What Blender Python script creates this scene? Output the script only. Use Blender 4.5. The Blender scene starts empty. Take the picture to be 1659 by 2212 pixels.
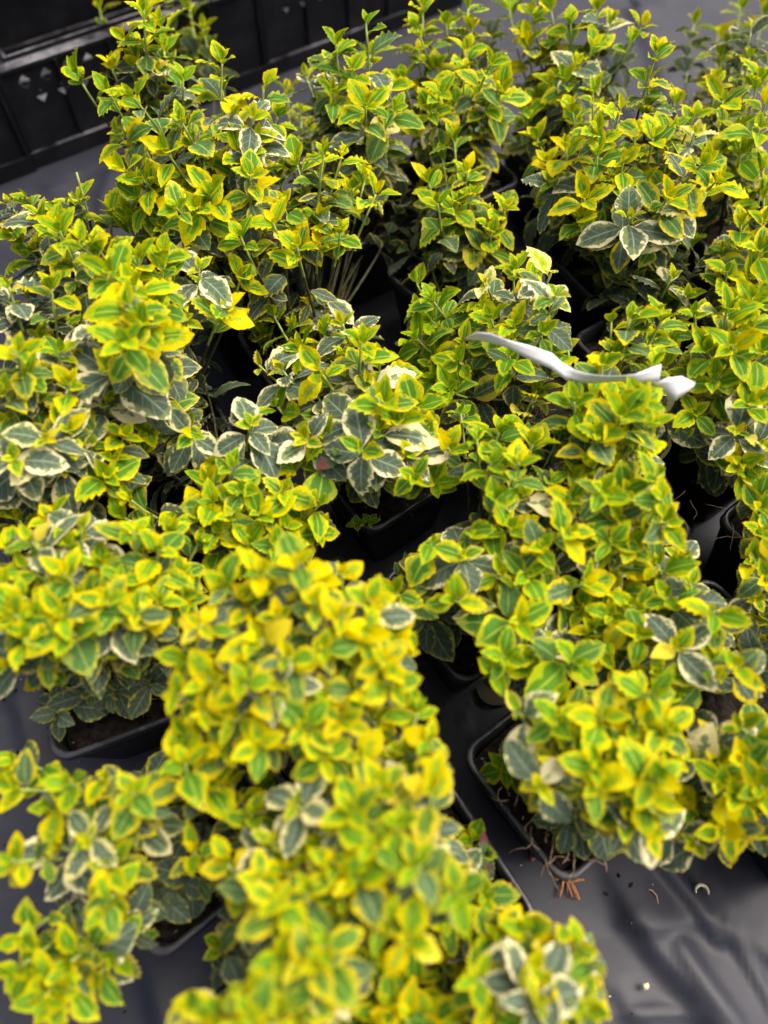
import bpy, math, random
import numpy as np
from mathutils import Vector, Matrix
random.seed(11); rng = np.random.default_rng(11)
R = math.radians

# ------------------------------------------------------------------ camera, sky, sun, exposure
FPX, TILT, HC = 1600.0, R(30.0), 0.595          # focal length in 1659-px-wide picture units, tilt off straight down, height
PW, PH = 1659.0, 2212.0
scene = bpy.context.scene
col = scene.collection
cam_d = bpy.data.cameras.new('camera'); cam = bpy.data.objects.new('camera', cam_d); col.objects.link(cam)
cam_d.sensor_fit = 'VERTICAL'; cam_d.sensor_height = 36.0; cam_d.lens = 36.0 * FPX / PH
cam_d.clip_start = 0.01; cam_d.clip_end = 200.0
cam.location = (0, 0, HC); cam.rotation_euler = (TILT, 0, 0)
cam_d.dof.use_dof = True; cam_d.dof.focus_distance = 0.57; cam_d.dof.aperture_fstop = 3.0; cam_d.dof.aperture_blades = 7
scene.camera = cam

SUN_EL, SUN_AZ = R(62), R(70)                   # azimuth from +Y (picture up) towards +X
world = bpy.data.worlds.new('World'); scene.world = world; world.use_nodes = True
wn = world.node_tree; wn.nodes.clear()
sky = wn.nodes.new('ShaderNodeTexSky'); sky.sky_type = 'NISHITA'; sky.sun_disc = False
sky.sun_elevation = SUN_EL; sky.sun_rotation = SUN_AZ
sky.air_density = 0.45; sky.dust_density = 8.0; sky.ozone_density = 0.3; sky.altitude = 0
bg = wn.nodes.new('ShaderNodeBackground'); bg.inputs['Strength'].default_value = 0.125
wo = wn.nodes.new('ShaderNodeOutputWorld')
wn.links.new(sky.outputs[0], bg.inputs[0]); wn.links.new(bg.outputs[0], wo.inputs[0])
sun_d = bpy.data.lights.new('sun', 'SUN'); sun_d.energy = 1.4; sun_d.angle = R(42); sun_d.color = (1.0, 0.95, 0.86)
sun = bpy.data.objects.new('sun', sun_d); col.objects.link(sun)
sdir = Vector((math.sin(SUN_AZ) * math.cos(SUN_EL), math.cos(SUN_AZ) * math.cos(SUN_EL), math.sin(SUN_EL)))
sun.rotation_euler = sdir.to_track_quat('Z', 'Y').to_euler(); sun.location = sdir * 5
vs = scene.view_settings
vs.view_transform = 'Standard'; vs.look = 'None'; vs.gamma = 1.0; vs.exposure = 0.88; vs.use_curve_mapping = False
scene.cycles.max_bounces = 5; scene.cycles.diffuse_bounces = 3; scene.cycles.glossy_bounces = 2; scene.cycles.transmission_bounces = 3
scene.cycles.use_adaptive_sampling = True; scene.cycles.adaptive_threshold = 0.03
scene.cycles.caustics_reflective = False; scene.cycles.caustics_refractive = False
scene.cycles.use_denoising = True

# ------------------------------------------------------------------ helpers
CT, ST = math.cos(TILT), math.sin(TILT)
def ray(px, py):
    a = (px - PW / 2) / FPX; b = -(py - PH / 2) / FPX
    return Vector((a, ST + b * CT, -CT + b * ST))
def at(px, py, z=0.0):
    d = ray(px, py); t = (HC - z) / -d.z
    return Vector((d.x * t, d.y * t, z))
def link(o, parent=None):
    col.objects.link(o)
    if parent is not None: o.parent = parent
    return o
def mesh_obj(name, verts, faces, mat, parent=None, smooth=True, mats=None):
    me = bpy.data.meshes.new(name); me.from_pydata([tuple(v) for v in verts], [], faces); me.update()
    if smooth: me.shade_smooth()
    for m in (mats or [mat]): me.materials.append(m)
    return link(bpy.data.objects.new(name, me), parent)
def tag(o, label=None, cat=None, group=None, kind=None):
    if label: o['label'] = label
    if cat: o['category'] = cat
    if group: o['group'] = group
    if kind: o['kind'] = kind
    return o
def empty(name, loc, rz=0.0):
    o = bpy.data.objects.new(name, None); o.location = loc; o.rotation_euler = (0, 0, rz)
    o.empty_display_size = 0.02
    return link(o)
class MB:
    def __init__(s): s.v = []; s.f = []
    def box(s, x0, x1, y0, y1, z0, z1):
        n = len(s.v)
        s.v += [(x, y, z) for z in (z0, z1) for y in (y0, y1) for x in (x0, x1)]
        s.f += [tuple(n + i for i in q) for q in ((0, 2, 3, 1), (4, 5, 7, 6), (0, 1, 5, 4), (2, 6, 7, 3), (0, 4, 6, 2), (1, 3, 7, 5))]
    def tube(s, pts, rad, sides=5, cap=True):
        pts = [Vector(p) for p in pts]; n0 = len(s.v)
        prev = Vector((1, 0, 0.123))
        for i, p in enumerate(pts):
            t = (pts[min(i + 1, len(pts) - 1)] - pts[max(i - 1, 0)]).normalized()
            x = (prev - t * prev.dot(t)); x = x.normalized() if x.length > 1e-6 else t.orthogonal().normalized()
            prev = x; y = t.cross(x); r = rad[i] if hasattr(rad, '__len__') else rad
            for k in range(sides):
                a = 2 * math.pi * k / sides
                s.v.append(tuple(p + (x * math.cos(a) + y * math.sin(a)) * r))
        for i in range(len(pts) - 1):
            for k in range(sides):
                a = n0 + i * sides + k; b = n0 + i * sides + (k + 1) % sides
                s.f.append((a, b, b + sides, a + sides))
        if cap:
            s.f.append(tuple(n0 + k for k in reversed(range(sides))))
            e = n0 + (len(pts) - 1) * sides
            s.f.append(tuple(e + k for k in range(sides)))
    def build(s, name, mat, parent=None, smooth=True): return mesh_obj(name, s.v, s.f, mat, parent, smooth)

def new_mat(name):
    m = bpy.data.materials.new(name); m.use_nodes = True
    nt = m.node_tree; nt.nodes.clear()
    return m, nt
class NT:
    """small node-graph writer"""
    def __init__(s, nt): s.nt = nt
    def n(s, t, **kw):
        nd = s.nt.nodes.new(t)
        for k, v in kw.items(): setattr(nd, k, v)
        return nd
    def put(s, sock, v):
        if hasattr(v, 'is_linked') or isinstance(v, bpy.types.NodeSocket): s.nt.links.new(v, sock)
        else: sock.default_value = v
    def math(s, op, a, b=None, c=None, clamp=False):
        nd = s.n('ShaderNodeMath', operation=op); nd.use_clamp = clamp
        s.put(nd.inputs[0], a)
        if b is not None: s.put(nd.inputs[1], b)
        if c is not None: s.put(nd.inputs[2], c)
        return nd.outputs[0]
    def mix(s, fac, a, b):
        nd = s.n('ShaderNodeMix', data_type='RGBA'); s.put(nd.inputs[0], fac); s.put(nd.inputs[6], a); s.put(nd.inputs[7], b)
        return nd.outputs[2]
    def step(s, v, lo, hi):
        nd = s.n('ShaderNodeMapRange', interpolation_type='SMOOTHSTEP')
        s.put(nd.inputs[0], v); s.put(nd.inputs[1], lo); s.put(nd.inputs[2], hi)
        return nd.outputs[0]
    def noise(s, vec, scale, detail=3.0, rough=0.55):
        nd = s.n('ShaderNodeTexNoise'); s.put(nd.inputs['Vector'], vec)
        nd.inputs['Scale'].default_value = scale; nd.inputs['Detail'].default_value = detail; nd.inputs['Roughness'].default_value = rough
        return nd.outputs[0]
    def bump(s, h, strength, dist):
        nd = s.n('ShaderNodeBump'); nd.inputs['Strength'].default_value = strength; nd.inputs['Distance'].default_value = dist
        s.put(nd.inputs['Height'], h); return nd.outputs[0]
    def bsdf(s, **kw):
        nd = s.n('ShaderNodeBsdfPrincipled')
        for k, v in kw.items(): s.put(nd.inputs[k.replace('_', ' ')], v)
        return nd
    def out(s, sh):
        o = s.n('ShaderNodeOutputMaterial'); s.nt.links.new(sh, o.inputs[0])

# ------------------------------------------------------------------ materials
def leaf_material(joined=False):
    m, nt = new_mat('variegated_leaf'); g = NT(nt)
    uv = g.n('ShaderNodeUVMap'); sep = g.n('ShaderNodeSeparateXYZ'); nt.links.new(uv.outputs[0], sep.inputs[0])
    u, v = sep.outputs[0], sep.outputs[1]
    x = g.math('ABSOLUTE', g.math('MULTIPLY_ADD', u, 2.0, -1.0))
    va = g.n('ShaderNodeVectorMath', operation='ADD'); sc = g.n('ShaderNodeSeparateColor')
    if joined:
        at_ = g.n('ShaderNodeAttribute', attribute_name='leafcol'); nt.links.new(at_.outputs['Color'], sc.inputs[0]); rnd = at_.outputs['Alpha']
        nt.links.new(uv.outputs[0], va.inputs[0])
    else:
        oi = g.n('ShaderNodeObjectInfo'); nt.links.new(oi.outputs['Color'], sc.inputs[0]); rnd = oi.outputs['Random']
        tc = g.n('ShaderNodeTexCoord'); nt.links.new(tc.outputs['Object'], va.inputs[0])
    age, marg, cream = sc.outputs[0], sc.outputs[1], sc.outputs[2]
    cmb = g.n('ShaderNodeCombineXYZ'); g.put(cmb.inputs[2], g.math('MULTIPLY', rnd, 400.0)); g.put(cmb.inputs[0], g.math('MULTIPLY', rnd, 137.0))
    nt.links.new(cmb.outputs[0], va.inputs[1]); P = va.outputs[0]
    n1 = g.noise(P, 7.5, 2.0, 0.62); n2 = g.noise(P, 3.2, 1.0)
    n3 = g.noise(P, 26.0, 1.0, 0.6)
    # distance in from the edge (edge 0, midrib 1), shortened towards tip and base
    e = g.math('MINIMUM', g.math('SUBTRACT', 1.0, x), g.math('MULTIPLY', g.math('SUBTRACT', 1.0, v), 2.3))
    amp = g.math('MULTIPLY_ADD', age, 0.45, 0.80)
    e1 = g.math('MULTIPLY_ADD', g.math('SUBTRACT', n1, 0.5), amp, e)
    m_in = g.step(e1, g.math('SUBTRACT', marg, 0.035), g.math('ADD', marg, 0.05))
    e2 = g.math('MULTIPLY_ADD', g.math('SUBTRACT', n2, 0.5), 0.9, e)
    m_core = g.step(e2, g.math('ADD', marg, g.math('MULTIPLY_ADD', age, -0.22, 0.30)), g.math('ADD', marg, g.math('MULTIPLY_ADD', age, -0.30, 0.52)))
    yellow = g.mix(rnd, (0.76, 0.60, 0.000, 1), (0.64, 0.57, 0.000, 1))
    margin = g.mix(g.step(cream, 0.14, 0.85), yellow, (0.84, 0.77, 0.46, 1))
    lime = g.mix(g.step(age, 0.25, 0.85), (0.38, 0.48, 0.004, 1), (0.20, 0.26, 0.10, 1))
    core0 = g.mix(g.step(age, 0.0, 0.45), (0.17, 0.36, 0.010, 1), (0.08, 0.22, 0.018, 1))
    core = g.mix(g.step(age, 0.35, 0.9), core0, (0.095, 0.138, 0.095, 1))
    green = g.mix(m_core, lime, core)
    c = g.mix(m_in, margin, green)
    # veins
    mid = g.math('SUBTRACT', 1.0, g.step(x, 0.02, 0.10))
    fr = g.math('FRACT', g.math('MULTIPLY_ADD', x, -1.5, g.math('MULTIPLY', v, 5.5)))
    lat = g.math('SUBTRACT', 1.0, g.step(g.math('ABSOLUTE', g.math('SUBTRACT', fr, 0.5)), 0.02, 0.11))
    lat = g.math('MULTIPLY', lat, g.step(e, 0.05, 0.3))
    old = g.step(age, 0.3, 0.9)
    vein = g.math('MAXIMUM', g.math('MULTIPLY', mid, 0.72), g.math('MULTIPLY', lat, g.math('MULTIPLY_ADD', old, 0.33, 0.04)))
    veincol = g.mix(old, (0.46, 0.58, 0.05, 1), (0.36, 0.44, 0.28, 1))
    c = g.mix(g.math('MULTIPLY', vein, m_in), c, veincol)
    hsv = g.n('ShaderNodeHueSaturation'); g.put(hsv.inputs['Color'], c)
    g.put(hsv.inputs['Value'], g.math('MULTIPLY_ADD', n3, 0.25, g.math('MULTIPLY_ADD', rnd, 0.22, 0.76)))
    c = hsv.outputs[0]
    hgt = g.math('MULTIPLY', g.math('MAXIMUM', mid, lat), -0.7)
    bp = g.bump(hgt, 0.35, 0.0006)
    b = g.bsdf(Base_Color=c, Roughness=g.math('MULTIPLY_ADD', n3, 0.2, 0.42), Normal=bp)
    b.inputs['Specular IOR Level'].default_value = 0.07
    tr = g.n('ShaderNodeBsdfTranslucent'); g.put(tr.inputs[0], c); nt.links.new(bp, tr.inputs['Normal'])
    ms = g.n('ShaderNodeMixShader'); ms.inputs[0].default_value = 0.28
    nt.links.new(b.outputs[0], ms.inputs[1]); nt.links.new(tr.outputs[0], ms.inputs[2])
    g.out(ms.outputs[0]); return m

def plain(name, rgb, rough, spec=0.5, noise=None, bump=None, coat=0.0, var=0.3):
    m, nt = new_mat(name); g = NT(nt)
    tc = g.n('ShaderNodeTexCoord'); c = (*rgb, 1)
    kw = dict(Roughness=rough)
    if noise:
        n = g.noise(tc.outputs['Object'], noise, 4.0)
        c = g.mix(g.step(n, 0.3, 0.7), tuple(k * (1 - var) for k in rgb) + (1,), tuple(min(1, k * (1 + var)) for k in rgb) + (1,))
        kw['Roughness'] = g.math('MULTIPLY_ADD', n, 0.2, rough - 0.1)
    if bump: kw['Normal'] = g.bump(g.noise(tc.outputs['Object'], bump[0], 4.0), bump[1], bump[2])
    b = g.bsdf(Base_Color=c, **kw); b.inputs['Specular IOR Level'].default_value = spec
    g.out(b.outputs[0]); return m

def dusty_plastic(name, base, dust, amount, rough, scale):
    m, nt = new_mat(name); g = NT(nt)
    tc = g.n('ShaderNodeTexCoord'); P = tc.outputs['Object']
    n = g.noise(P, scale, 5.0, 0.65); s = g.noise(P, scale * 9, 3.0)
    geo = g.n('ShaderNodeNewGeometry'); sp = g.n('ShaderNodeSeparateXYZ'); nt.links.new(geo.outputs['Normal'], sp.inputs[0])
    upf = g.step(sp.outputs[2], 0.2, 1.0)                      # dust settles on level faces
    d = g.math('MULTIPLY', g.step(n, 0.40, 0.72), g.math('MULTIPLY_ADD', upf, amount, amount * 0.06))
    d = g.math('ADD', d, g.math('MULTIPLY', g.step(s, 0.74, 0.80), 0.05))
    c = g.mix(d, (*base, 1), (*dust, 1))
    bp = g.bump(g.math('ADD', g.math('MULTIPLY', s, 0.4), n), 0.25, 0.001)
    b = g.bsdf(Base_Color=c, Roughness=g.math('MULTIPLY_ADD', d, 0.4, rough), Normal=bp); b.inputs['Specular IOR Level'].default_value = 0.5 if 'rim' in name else 0.14
    g.out(b.outputs[0]); return m

def film_material():
    m, nt = new_mat('black_film'); g = NT(nt)
    tc = g.n('ShaderNodeTexCoord'); P = tc.outputs['Object']
    big = g.noise(P, 5.0, 5.0, 0.6); mid = g.noise(P, 28.0, 5.0, 0.65); fine = g.noise(P, 330.0, 2.0)
    streak = g.noise(P, 11.0, 6.0, 0.75)
    dust = g.math('MULTIPLY', g.step(big, 0.36, 0.62), g.math('MULTIPLY_ADD', g.step(streak, 0.45, 0.62), 0.8, g.math('MULTIPLY', g.step(mid, 0.35, 0.7), 0.5)))
    spk = g.step(fine, 0.71, 0.77)
    d = g.math('ADD', g.math('MULTIPLY', dust, 0.065), g.math('MULTIPLY', g.math('MULTIPLY', spk, g.step(mid, .45, .7)), 0.35), clamp=True)
    d = g.math('ADD', d, 0.005)
    c = g.mix(d, (0.016, 0.018, 0.028, 1), (0.27, 0.275, 0.30, 1))
    bp = g.bump(g.math('ADD', g.math('MULTIPLY', mid, 0.6), g.math('MULTIPLY', fine, 0.05)), 0.3, 0.002)
    b = g.bsdf(Base_Color=c, Roughness=g.math('MULTIPLY_ADD', dust, 0.12, 0.53), Normal=bp)
    b.inputs['Specular IOR Level'].default_value = 0.48
    g.out(b.outputs[0]); return m

M = {}
def red_leaf_material():
    m, nt = new_mat('reddened_leaf'); g = NT(nt)
    uv = g.n('ShaderNodeUVMap'); sep = g.n('ShaderNodeSeparateXYZ'); nt.links.new(uv.outputs[0], sep.inputs[0])
    tc = g.n('ShaderNodeTexCoord'); n = g.noise(tc.outputs['Object'], 6.0, 2.0)
    c = g.mix(g.step(g.math('MULTIPLY_ADD', n, 0.4, sep.outputs[1]), 0.55, 0.85), (0.13, 0.21, 0.07, 1), (0.18, 0.05, 0.05, 1))
    b = g.bsdf(Base_Color=c, Roughness=0.45); b.inputs['Specular IOR Level'].default_value = 0.2
    g.out(b.outputs[0]); return m
M['leaf'] = leaf_material(); M['leaf_joined'] = leaf_material(True)
M['stem'] = plain('green_stem', (0.30, 0.38, 0.07), 0.5, 0.4, noise=120, var=0.35)
M['twig'] = plain('shaded_woody_stem', (0.055, 0.055, 0.022), 0.7, 0.3, noise=150, var=0.4)  # brown wood, darkened further to paint in the shade under the crowns
M['pot'] = dusty_plastic('pot_plastic', (0.014, 0.014, 0.016), (0.16, 0.15, 0.14), 0.22, 0.36, 30)
M['crate'] = dusty_plastic('crate_plastic', (0.009, 0.009, 0.011), (0.20, 0.20, 0.215), 0.85, 0.5, 22)
M['rim'] = dusty_plastic('pot_rim_plastic', (0.030, 0.031, 0.036), (0.20, 0.19, 0.18), 0.25, 0.26, 40)
M['soil'] = plain('peat_soil', (0.022, 0.017, 0.013), 0.95, 0.15, noise=160, bump=(300, 0.9, 0.003), var=0.6)
M['film'] = film_material()
M['grit'] = plain('pale_grit', (0.55, 0.48, 0.38), 0.8, 0.3, noise=900, var=0.3)
M['root'] = plain('dry_root', (0.42, 0.30, 0.18), 0.8, 0.2, noise=400, var=0.4)
M['bark'] = plain('bark_chip', (0.40, 0.17, 0.07), 0.8, 0.2, noise=500, var=0.4)
M['paper'] = plain('white_paper', (0.74, 0.74, 0.76), 0.6, 0.3, noise=40, var=0.05)
M['husk'] = plain('pale_husk', (0.70, 0.66, 0.42), 0.6, 0.3, noise=300, var=0.15)
M['dead'] = plain('dead_leaf', (0.10, 0.085, 0.045), 0.7, 0.3, noise=200, var=0.4)
M['tuft'] = plain('blossom_scar', (0.30, 0.17, 0.09), 0.8, 0.2, noise=400, var=0.4)

# ------------------------------------------------------------------ plants: where each pot stands (picture point of the pot's rim centre)
POTH, POTW = 0.095, 0.104
YAW = R(34)
PLANTS = {
 # key: (pot px, canopy top z, canopy radius, extra shoots, tips)
 'R': ((395, 470), .235, .12, 8, "215,15 310,25 310,100 165,160g 240,145 235,200g 440,62 430,95 360,12 335,160w 270,85 395,170g 345,50 410,20 285,140 355,110g"),
 'N': ((514, 599), .265, .13, 10, "290,212,.275 310,320 362,330 270,368 352,400 455,420 420,310 300,430g 545,255w 480,132 480,192 570,190 555,300w 500,370 430,452 282,462g 412,495w 330,482d 255,292 392,262 520,330 505,250 460,350 380,450g 310,390 440,500d 360,500g 600,250 540,380"),
 'O': ((665, 744), .225, .13, 10, "620,192 652,250 672,290 692,382 720,440 640,490 665,512 590,482 548,432 740,332 800,310 832,270 842,345 790,382 812,420 770,212 642,535 520,512 735,500 560,545d 580,600d 700,330 610,440 760,410 690,470 720,520 850,300 870,420d 600,380 640,350 750,270 715,240 690,530"),
 'W': ((775, 445), .225, .12, 6, "725,92 790,50g 800,118 720,200 790,230 662,165w 760,150 835,190 850,240g 700,150 820,60"),
 'V': ((985, 372), .225, .12, 8, "905,112 912,12 1020,62 962,48 1012,18 872,172 1000,160 1062,62d 1050,232 1082,200 940,150 950,200 1010,110 900,60 1060,140 985,230g 930,240 880,230d"),
 'V2': ((1215, 315), .215, .13, 8, "1140,92 1180,112 1232,48 1190,20 1252,62w 1290,18 1385,58 1420,62 1360,95 1170,150 1242,140w 1190,178 1130,240g 1112,230 1320,50w 1340,120d 1150,30 1100,20 1280,100 1220,180g 1160,210 1310,150d 1375,25"),
 'P': ((985, 594), .19, .11, 6, "915,265 1005,240 925,312 1020,282 925,392 1010,372 1000,490 1025,502 955,342 1090,450 1062,505 932,470d 900,505d 872,435d 1020,420 1075,515 962,402 1040,300g 980,300 945,440g 880,540d 985,440"),
 'J': ((1320, 556), .235, .14, 12, "1280,200 1235,240 1420,110,.26 1402,170 1340,240 1400,230 1460,220 1160,300 1222,322 1290,290 1232,360 1190,392w 1290,332 1345,352 1300,450 1250,472 1360,470w 1410,300 1380,410 1440,430 1500,250 1500,290c 1520,352 1550,390 1475,450c 1440,350 1262,430 1212,490d 1282,505g 1370,290 1320,390 1450,280 1430,500g 1180,350 1210,430d 1340,500d 1400,470 1520,420 1160,430d"),
 'X': ((1575, 470), .225, .13, 8, "1500,50 1500,85 1550,72 1555,120 1560,220 1620,120 1625,62w 1600,20 1640,172 1545,180 1640,280 1600,330 1655,222 1572,242 1520,25 1590,170d 1630,350 1590,280 1550,320d 1650,90 1650,20"),
 'Y': ((1640, 690), .20, .12, 6, "1610,430 1650,422 1600,482 1640,540 1582,500w 1620,600 1560,540w 1650,480 1570,590 1600,650g 1640,640 1650,360"),
 'K': ((1405, 752), .155, .11, 6, "1290,562d 1352,560d 1420,552d 1450,600w 1390,622d 1492,520g 1480,640 1440,650g 1330,600d 1500,590d 1420,600d 1370,660d 1380,590g 1460,560d 1520,560d"),
 'Q': ((1129, 836), .205, .12, 8, "930,570g 900,612g 935,650g 960,642 910,682g 935,695g 1040,650 1065,650 1110,582 1050,612c 1190,592c 1140,640w 1170,640 1190,690d 1240,620g 1110,705 900,732g 960,692 1000,742 990,782 1020,762 922,742d 1020,712 872,742d 940,812g 970,842g 930,790g 1060,690 1080,740 1200,640c 1150,600 1120,660 1060,780 1170,720g 1100,770g"),
 'a': ((235, 712), .205, .12, 8, "165,372 165,440 190,460 60,430 50,452 90,420 130,460 30,505 60,510 120,500 240,462 280,490g 190,440 20,440w 90,470w 10,480 80,540w 150,520 230,500"),
 'b': ((340, 900), .255, .14, 12, "175,520,.27 150,560 215,540 130,500 240,590 215,600 165,590w 350,545 385,565 350,580g 430,580w 330,612 372,650w 402,692w 300,560 280,660,.27 270,740,.27 350,742 310,700,.26 250,622 310,810w 175,772w 240,800w 520,600 480,670 470,640 440,562 300,870w 340,850 360,920w 320,930 415,940w 290,620 330,660 230,700w 400,760d 390,800d 420,730d 390,860d 445,620g 340,890"),
 'c': ((120, 1085), .25, .14, 12, "40,760,.265 60,560 20,620w 80,680w 150,830 80,870 100,890 170,860w 230,870w 100,950w 30,990w 250,990 200,960w 130,1000w 160,840w 10,850 60,1040w 20,730 110,620 90,740 140,700 180,650 60,810 190,920 10,920 230,1030 150,930 220,950w 110,820 40,680w 270,940 130,760 180,720w 60,640w 200,830"),
 'A': ((829, 992), .205, .14, 12, "520,658 590,680 510,740 570,722 560,790w 632,702 650,750 690,800 700,720 740,700w 780,740 820,780 668,655w 720,642g 740,820w 860,840 600,880 640,870w 710,895 660,950w 780,970w 690,990d 735,985r 800,830w 830,870 850,780 870,870 860,910 850,830w 900,880 970,970 895,1030 940,1045g 880,980w 920,940 620,750 610,800w 680,850w 750,770 770,860w 700,940g 820,930w 650,800 760,910w 590,740 640,660"),
 'e': ((504, 1156), .185, .13, 10, "542,918,.2v 470,775g 505,815g 440,772g 450,1043 460,1090 420,1070 500,1010g 600,1012 612,1060 690,1090 652,1000 280,1078 560,1110 380,1105 470,1150 540,1170 620,1140 500,1120 690,1150 270,1120 240,1040 300,1060 660,1170 600,1180 520,1060 580,1130 640,1090 350,1010d 410,990d 430,1120 330,1000d 440,830d"),
 'C': ((245, 1441), .225, .14, 10, "290,1151 342,1190 430,1172 370,1150 320,1230 345,1300 290,1322 215,1220 100,1200 50,1290 140,1240 132,1330 80,1330 30,1330 85,1420 120,1440 20,1430w 20,1390 150,1370 60,1370 225,1380g 175,1140w 20,1180 60,1230 150,1180 40,1120 110,1120 230,1300 310,1390d 325,1480d 205,1450d 195,1500d 125,1540d 240,1500d 275,1425d 180,1290 260,1250 190,1200 250,1340w 350,1430d 10,1260 10,1080 70,1170w 300,1200 390,1240 170,1340w 150,1400 10,1310 390,1200 400,1290"),
 'g': ((671, 1490), .26, .14, 10, "740,1240 480,1265 560,1235 640,1215 540,1300 600,1330 680,1300 740,1330 800,1300 812,1320c 850,1370 430,1350 402,1422 480,1400 560,1380 620,1420 700,1400 770,1430 830,1430 880,1412 600,1480w 650,1490w 450,1470 520,1480 700,1500 780,1500 850,1480 382,1500 440,1540 500,1560 580,1560 660,1570 740,1560 820,1560 560,1610 480,1620 700,1640 400,1590 372,1560 690,1255 590,1270 840,1310 790,1370"),
 'E': ((919, 1930), .25, .14, 10, "900,1535 880,1620 942,1650 930,1700 965,1690 850,1640c 780,1640 820,1700 760,1750 700,1720 860,1780 805,1824 720,1860 900,1780 900,1870 925,1835,.15 965,1885,.15w 1045,1935,.14g 1030,1995,.15 905,1950,.17 830,1990 870,1930 965,1990,.16 880,2030 800,1950 1045,1848,.115r 940,1775,.12d 990,1880,.14c 842,1860 770,1900 1020,1815,.11g 930,1600 870,1720w 890,1580 640,1740w 610,1722w 730,1790w 1075,1930,.115r 990,1930g"),
 'Z': ((632, 2250), .25, .15, 10, "560,1700 500,1690 545,1760 620,1880 560,1900 660,1920 420,1840 385,1860 490,1862 600,1950 640,1980 690,1960 740,1940 700,2040 680,2080 612,2070 400,2160 470,2182 500,2150 560,2160 600,2180 440,2200 540,2200 640,2200 480,2044,.12g 490,2095,.12d 560,2030,.12d 550,2080,.12d 590,1990,.13d 600,2050,.13d 680,1830 650,1790 590,1820w 520,1800d 700,1890 660,2020"),
 'F': ((403, 1801), .21, .14, 2, "35,1645 90,1640 150,1690 230,1680 40,1705 70,1690 110,1740 80,1770 140,1712 250,1730 285,1710 250,1780 130,1830w 190,1810w 160,1852w 30,1862 45,1912 82,1882 235,1874 230,1955 280,1870 260,1800 305,1700d 310,1690d 340,1935,.12d 310,1880,.12d 430,1900,.12d 380,1910,.12d 50,2022,.17 40,2090,.17 170,1990,.14d 195,2074,.15w 82,2100,.17 150,2080,.17 140,2142,.17 100,2150,.17 205,2120,.16 250,2060,.15g 270,2020,.14d 120,2172,.16 360,1720d 350,1770d 400,1750d 320,1800d 400,1650 450,1690"),
 'U': ((1140, 2335), .215, .12, 8, "1115,1969 1080,2022 1140,2010 1222,2000 1250,2040 1290,2080 1180,2050w 1180,2120w 1160,2160w 1250,2120 1270,2180 1100,2120 1060,2180 1222,2170 1130,2200 1080,2070 1030,2110 1200,2080 1240,2200 1150,2090 1210,2150w"),
 'H': ((860, 2680), .225, .13, 8, "940,2040w 870,2060 960,2090 1000,2130 900,2130 820,2110 760,2150 840,2180 930,2190 990,2200 700,2150 680,2190 740,2090 800,2050 780,2200 880,2200 910,2070w 850,2120 1020,2180"),
 'B': ((1021, 1283), .215, .15, 8, "1065,848 1050,882 1100,850 1160,842 1120,792 1180,802 995,893g 1030,950g 1010,905w 1080,930 1100,930g 1150,960 1180,950 1212,940 1120,1000 1060,1000g 1070,1080g 1250,980 1190,1040 1242,1030 1130,1070w 930,1171 950,1190 930,1225d 890,1222d 875,1245d 850,1281g 890,1312d 920,1340d 980,1296 1010,1320 1010,1150 1100,1140 1120,1120 1230,1150 1170,1180 1080,1240 1000,1200w 1140,1240g 1200,1270 1120,1340 1110,1310 1150,1400 1240,1430 1190,1400w 1050,1420g 1090,1420g 1070,1450g 1120,1480d 1260,1260"),
 'L': ((1306, 1110), .235, .14, 10, "1360,688 1400,690 1320,690 1400,732 1330,760 1300,790 1350,770w 1410,790 1225,743 1260,760 1430,690g 1310,863 1280,832 1330,850 1340,900 1290,940 1360,945 1390,980 1400,920 1260,900 1320,990 1400,1010 1430,1080 1350,1060 1360,1180 1320,1170 1300,1180 1400,1130 1240,870g 1280,1010 1300,1060 1380,870g 1230,1080 1270,1120 1340,1120 1420,1030g 1440,1130 1260,1180w"),
 'M': ((1600, 905), .225, .13, 10, "1624,645 1570,672 1650,672 1500,682 1450,742 1430,790 1480,742w 1530,760 1582,750 1640,760 1590,832 1540,820 1500,800 1460,800 1520,840c 1590,840w 1550,900d 1594,933w 1500,892 1620,870 1640,960w 1600,1000 1610,1022g 1520,978d 1420,900w 1640,900 1650,840 1560,720 1610,720 1480,870w 1650,1010d 1560,950d 1640,1090g"),
 'S': ((1550, 1435), .20, .14, 8, "1470,1201w 1490,1262w 1440,1290 1480,1300 1540,1320 1430,1330 1500,1350 1380,1370 1400,1402 1460,1400w 1540,1422 1520,1380 1560,1400 1590,1440 1470,1490 1530,1470 1350,1450 1330,1270 1380,1250 1280,1360 1260,1320 1320,1330 1420,1450 1300,1410 1370,1310 1420,1220 1600,1400d 1350,1400 1440,1240 1480,1440"),
 'D': ((1226, 1660), .215, .14, 10, "1194,1516 1210,1492 1122,1540w 1150,1532 1200,1560 1250,1550 1355,1496 1300,1550 1370,1530 1320,1590 1270,1582 1440,1570 1462,1560 1400,1610 1382,1640 1230,1582w 1240,1630 1200,1660 1290,1660 1330,1640w 1350,1700 1290,1700 1210,1640 1165,1700w 1180,1740d 1230,1785d 1260,1750d 1290,1770d 1310,1662 1360,1760 1400,1800w 1090,1660,.11g 1420,1680 1400,1720 1450,1640 1330,1720 1410,1500 1260,1620w 1390,1560 1440,1510"),
 'T': ((1750, 1140), .19, .12, 4, "1640,1150 1620,1212 1650,1200 1612,1240w 1630,1290w 1650,1180 1602,1330 1640,1350 1655,1390w 1620,1370 1602,1470d 1640,1100 1655,1250 1645,1320w 1630,1430d"),
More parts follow.
